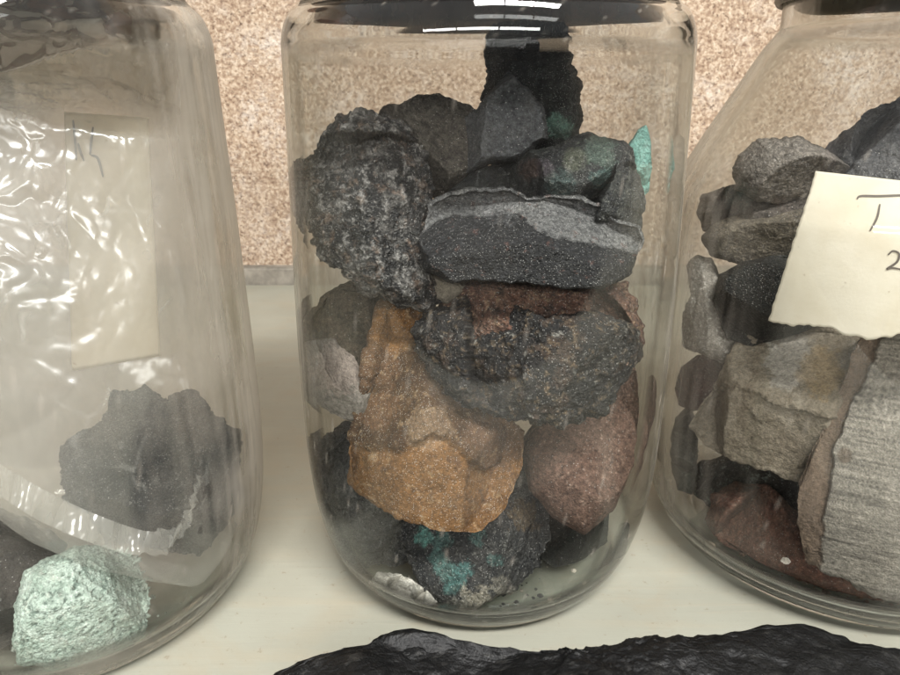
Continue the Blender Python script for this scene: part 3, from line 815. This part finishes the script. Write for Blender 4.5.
rock('dark grey rock wrapped inside the clear plastic bag',
     [(72, 470), (84, 440), (112, 428), (118, 402), (150, 396), (166, 410), (188, 398), (206, 424), (228, 440), (226, 476), (234, 492), (214, 520), (196, 544), (150, 540), (118, 534), (96, 506), (78, 496)],
     yL - 0.005, 0.020, 'rough', [(34, 35, 38), (52, 53, 56), (80, 80, 82)], JL, Tb=0.02, seed=43, amp=0.13, style='rough', jag=0.6, spots=[((120, 118, 114), 3, 0.68, 0.5)], grow=1.14, group=GL)

def grit(jar, label, n, cx, cyy, spread, cols, seed, smax=0.0011):
    """Crumbs that have fallen to the jar's floor: nobody could count them."""
    rng = np.random.RandomState(seed)
    me0, D, TRI = ico(2)
    Vs, Fs, Cs = [], [], []
    for k in range(n):
        for _ in range(20):
            x, y = cx + rng.normal() * spread, cyy + rng.normal() * spread * 0.6
            if math.hypot(x - jar.x, y - jar.y) < float(jar.ir[0]) + 0.040: break
        rr = math.hypot(x - jar.x, y - jar.y)
        zf = float(np.interp(rr, jar.ir[:40], jar.iz[:40]))
        sz = smax * (0.25 + 0.75 * rng.rand() ** 3)
        P = D * (0.7 + 0.6 * rng.rand(len(D)))[:, None] * np.array([1, rng.uniform(0.6, 1), rng.uniform(0.45, 0.8)]) * sz
        Vs.append(P + np.array([x, y, zf + sz * 0.5])); Fs.append(TRI + k * len(D))
        Cs.append(np.repeat(srgb(cols[rng.randint(len(cols))])[None], len(D), 0))
    V = np.vstack(Vs); c0 = V.mean(0)
    me = bpy.data.meshes.new('grit'); me.from_pydata((V - c0).tolist(), [], np.vstack(Fs).tolist())
    a_ = me.color_attributes.new('tint', 'FLOAT_COLOR', 'POINT')
    a_.data.foreach_set('color', np.column_stack([np.vstack(Cs), np.ones(len(V))]).ravel())
    me.update()
    o = link('grit', me, MAT['matte'], None, False); o.location = c0
    tag(o, label, 'grit', kind='stuff')


grit(JR, 'red brown grit and crumbs on the floor of shouldered jar', 240, JR.x - 0.012, JR.y - 0.030, 0.016, [(96, 70, 56), (120, 96, 80), (150, 136, 120), (70, 52, 44)], 3)
grit(JM, 'dark and pale crumbs on the floor of middle jar', 130, JM.x, JM.y - 0.028, 0.016, [(60, 58, 54), (120, 112, 100), (170, 160, 146), (40, 40, 40)], 4, 0.0009)
grit(JL, 'grey crumbs on the floor of left jar beside the mint green rock', 120, JL.x + 0.012, JL.y - 0.022, 0.014, [(80, 78, 72), (130, 140, 128), (160, 166, 154)], 5, 0.0009)

# ------------------------------------------------------------------ black slab in front
rock('long flat black slab of rock lying on the shelf before the jars',
     [(262, 690), (285, 668), (318, 655), (352, 648), (380, 637), (405, 631), (436, 633), (460, 641), (505, 648), (545, 657), (590, 663), (640, 656), (690, 650), (735, 645), (775, 637), (822, 636), (850, 650), (880, 660), (920, 664), (960, 690), (940, 760), (800, 800), (600, 820), (400, 790), (290, 740)],
     0, 0.007, 'black', [(17, 17, 17), (27, 27, 27), (42, 41, 40)], None, Tb=0.008, seed=51, amp=0.035, freq=2.6, p=3.6, steps=0.006, nplanes=6, fine=0.004, jag=2.2, spots=[((70, 69, 66), 3, 0.70, 0.5)], flat=0.0085)

# ------------------------------------------------------------------ paper labels
def paper_material(name, a, b_):
    t = NT(name)
    co = t.n('ShaderNodeTexCoord').outputs['Object']
    c = t.ramp(t.noise(co, 90, 5, 0.6), [(0.35, a), (0.65, b_)])
    st = t.n('ShaderNodeMapRange', Value=t.noise(co, 520, 3, 0.6), i1=0.68, i2=0.76).outputs[0]
    c = t.mix(t.math('MULTIPLY', st, 0.4), c, C(150, 124, 88))
    b = t.n('ShaderNodeBsdfPrincipled', Base__Color=c, Roughness=0.75)
    tl = t.n('ShaderNodeBsdfTranslucent', Color=c)
    t.l(t.n('ShaderNodeBump', Strength=0.2, Distance=0.0003, Height=t.noise(co, 1400, 3, 0.6)).outputs[0], b.inputs['Normal'])
    mx = t.n('ShaderNodeMixShader', i0=0.4, i1=b.outputs[0], i2=tl.outputs[0])
    t.l(mx.outputs[0], t.out.inputs[0])
    return t.m


PAPER = paper_material('old_paper', C(230, 221, 200), C(240, 233, 216))
t = NT('pencil'); b = t.n('ShaderNodeBsdfPrincipled', Base__Color=C(88, 80, 72), Roughness=0.7); t.l(b.outputs[0], t.out.inputs[0])
PENCIL = t.m


def hit_cyl(jar, px, py, gap, front=True):
    """Where the line of sight meets the inside of a jar's wall (gap metres in from the glass)."""
    d = ray(px, py); z = CAM_H * 0.5
    p = None
    for _ in range(12):
        r = float(jar.rin(z)) - gap
        ox, oy = -jar.x, -jar.y
        a = d[0] ** 2 + d[1] ** 2; bq = ox * d[0] + oy * d[1]; c = ox * ox + oy * oy - r * r
        disc = bq * bq - a * c
        s = math.sqrt(max(disc, 0.0))
        tt = (-bq - s) / a if front else (-bq + s) / a
        p = CAM + d * tt; z = p[2]
    return p


def sheet(name, quad, nu, nv, hit, mat, thick=0.00018, tear=None, parent=None):
    """A sheet of paper between four corners (given along lines of sight), lying where hit() puts it, with real thickness."""
    q = np.array(quad, float)
    V = []
    for j in range(nv + 1):
        for i in range(nu + 1):
            u, v = i / nu, j / nv
            p = (q[0] * (1 - u) + q[1] * u) * (1 - v) + (q[3] * (1 - u) + q[2] * u) * v
            if tear: p = p + np.array(tear(u, v))
            V.append(hit(p[0], p[1]))
    V = np.array(V)
    n = np.cross(V[nu] - V[0], V[-1] - V[0]); n /= np.linalg.norm(n)
    if n @ (CAM - V[0]) < 0: n = -n
    N = len(V)
    VV = np.vstack([V, V - n * thick])
    faces = []
    ix = lambda i, j: j * (nu + 1) + i
    for j in range(nv):
        for i in range(nu):
            f = (ix(i, j), ix(i, j + 1), ix(i + 1, j + 1), ix(i + 1, j))
            faces.append(f); faces.append(tuple(N + k for k in reversed(f)))
    edge = [ix(i, 0) for i in range(nu + 1)] + [ix(nu, j) for j in range(1, nv + 1)] + [ix(i, nv) for i in range(nu - 1, -1, -1)] + [ix(0, j) for j in range(nv - 1, 0, -1)]
    for a, b in zip(edge, edge[1:] + edge[:1]): faces.append((a, b, b + N, a + N))
    ctr = V.mean(0)
    me = bpy.data.meshes.new(name); me.from_pydata((VV - ctr).tolist(), [], faces); me.update()
    o = link(name, me, mat, parent); o.location = ctr
    return o


def strokes(name, lines, hit, width, parent, mat):
    """Pencil lines laid on a sheet, as thin ribbons."""
    V, Fc = [], []
    for ln in lines:
        P = catmull(ln, 6)
        for k in range(len(P)):
            tdir = P[min(k + 1, len(P) - 1)] - P[max(k - 1, 0)]
            tdir = tdir / (np.linalg.norm(tdir) + 1e-9); nn = np.array([-tdir[1], tdir[0]])
            wd = width * (0.6 + 0.4 * math.sin(math.pi * (k + 0.5) / len(P)))
            for s in (-1, 1): V.append(hit(*(P[k] + nn * s * wd)))
            if k:
                b0 = len(V) - 4; Fc.append((b0, b0 + 1, b0 + 3, b0 + 2))
    V = np.array(V) - np.array(parent.location)
    me = bpy.data.meshes.new(name); me.from_pydata(V.tolist(), [], Fc); me.update()
    return link(name, me, mat, parent)


def tear_r(u, v):
    k = max(0.0, (v - 0.86) / 0.14)
    a = perlin(np.array([[u * 9, 0.5, 0.5]]), 3)[0] * 9 + perlin(np.array([[u * 30, 1.5, 0.5]]), 5)[0] * 4
    return (perlin(np.array([[v * 25, 3.3, 0.5]]), 9)[0] * 1.2 * (1 - u), a * k)


lab = sheet('paper_label', [(816, 171), (1040, 196), (1000, 352), (768, 321)], 90, 60, lambda x, y: hit_cyl(JR, x, y, 0.0012), PAPER, tear=tear_r)
tag(lab, 'cream paper label with pencilled numbers 1 and 2, inside the shouldered jar', 'label')
strokes('handwriting', [[(857, 199), (861, 196), (880, 196), (905, 195), (930, 194)], [(880, 204), (877, 218), (870, 231)],
                        [(888, 255), (893, 251), (899, 254), (897, 262), (887, 269), (893, 268), (904, 270)]],
        lambda x, y: hit_cyl(JR, x, y, 0.00105), 1.15, lab, PENCIL)

def flat_at(Y, bend=0.0, cx=100):
    def f(x, y):
        return at(x, y, Y + bend * ((x - cx) / 60.0) ** 2 + 0.0015 * math.sin(y * 0.02))
    return f


ll = sheet('paper_label', [(64, 112), (148, 118), (160, 356), (72, 371)], 40, 60, flat_at(yL + 0.014, 0.003), paper_material('bagged_paper', C(228, 214, 188), C(236, 224, 202)))
tag(ll, 'folded beige paper slip with pencil scrawl, inside the clear plastic bag', 'label')
strokes('handwriting', [[(73, 120), (75, 140), (76, 160)], [(78, 143), (80, 151), (84, 161)], [(93, 127), (91, 143), (90, 155)], [(91, 155), (98, 159), (103, 177)]],
        flat_at(yL + 0.0137, 0.003), 1.3, ll, PENCIL)

# ------------------------------------------------------------------ plastic bag
t = NT('clear_plastic')
gl = t.n('ShaderNodeBsdfGlossy', Color=(1, 1, 1, 1), Roughness=0.17)
tp = t.n('ShaderNodeBsdfTransparent', Color=(0.985, 0.98, 0.97, 1))
df = t.n('ShaderNodeBsdfDiffuse', Color=C(222, 220, 213)); tl = t.n('ShaderNodeBsdfTranslucent', Color=C(222, 220, 213))
milk = t.n('ShaderNodeMixShader', i0=0.4, i1=df.outputs[0], i2=tl.outputs[0])
mk = t.n('ShaderNodeAttribute', _attribute_name='tint').outputs['Fac']          # how many layers lie over each other
m1 = t.n('ShaderNodeMixShader', i0=mk, i1=tp.outputs[0], i2=milk.outputs[0])
fr = t.n('ShaderNodeFresnel', IOR=1.65)
m2 = t.n('ShaderNodeMixShader', i0=t.math('MINIMUM', fr.outputs[0], t.n('ShaderNodeMapRange', Value=mk, i1=0.25, i2=0.50, i3=0.08, i4=0.6).outputs[0]), i1=m1.outputs[0], i2=gl.outputs[0])
t.l(m2.outputs[0], t.out.inputs[0])
MAT['plastic'] = t.m
rock('crumpled clear plastic bag filling most of the left jar', [(-140, -20), (-60, -50), (140, -50), (180, -10), (192, 80), (196, 190), (206, 290), (222, 360), (234, 420), (238, 490), (214, 540), (190, 560), (140, 552), (100, 542), (40, 515), (0, 486), (-70, 440), (-130, 300)],
     yL + 0.0, 0.034, 'plastic', [(230, 230, 230), (230, 230, 230)], JL, Tb=0.036, seed=61, sub=8, amp=0.03, p=3.4, nplanes=3, style='soft', fine=0.0, jag=0.3, cat='bag', name='plastic_bag')
bag = bpy.data.objects['plastic_bag']
top_ = catmull([(-30, 448), (10, 470), (48, 492), (100, 516), (150, 532), (196, 532), (226, 512), (237, 486)], 10)
bot_ = catmull([(-30, 478), (6, 500), (42, 522), (100, 546), (150, 558), (194, 556), (229, 524), (238, 488)], 10)
V, Fc = [], []
for k, (a, b2) in enumerate(zip(top_, bot_)):
    for m in range(7):
        f = m / 6.0
        q = a * (1 - f) + b2 * f
        V.append(at(q[0], q[1], yL - 0.0335 + 0.0012 * math.sin(k * 0.55 + m * 0.4) + 0.0008 * math.sin(k * 1.7) - 0.002 * f + 0.010 * (k / len(top_)) ** 2))
    if k:
        for m in range(6):
            i0 = (k - 1) * 7 + m
            Fc.append((i0, i0 + 1, i0 + 8, i0 + 7))
V = np.array(V); V = JL.clamp(V, 0.0003)
me = bpy.data.meshes.new('hem')
me.from_pydata([tuple(v) for v in ((V - np.array(bag.matrix_world.translation)) @ np.array(bag.matrix_world.to_3x3()))], [], Fc); me.update()
a_ = me.color_attributes.new('tint', 'FLOAT_COLOR', 'POINT')
a_.data.foreach_set('color', [0.34 if k % 4 != 3 else 1.0 for k in range(4 * len(V))])
link('hem', me, MAT['plastic'], bag)
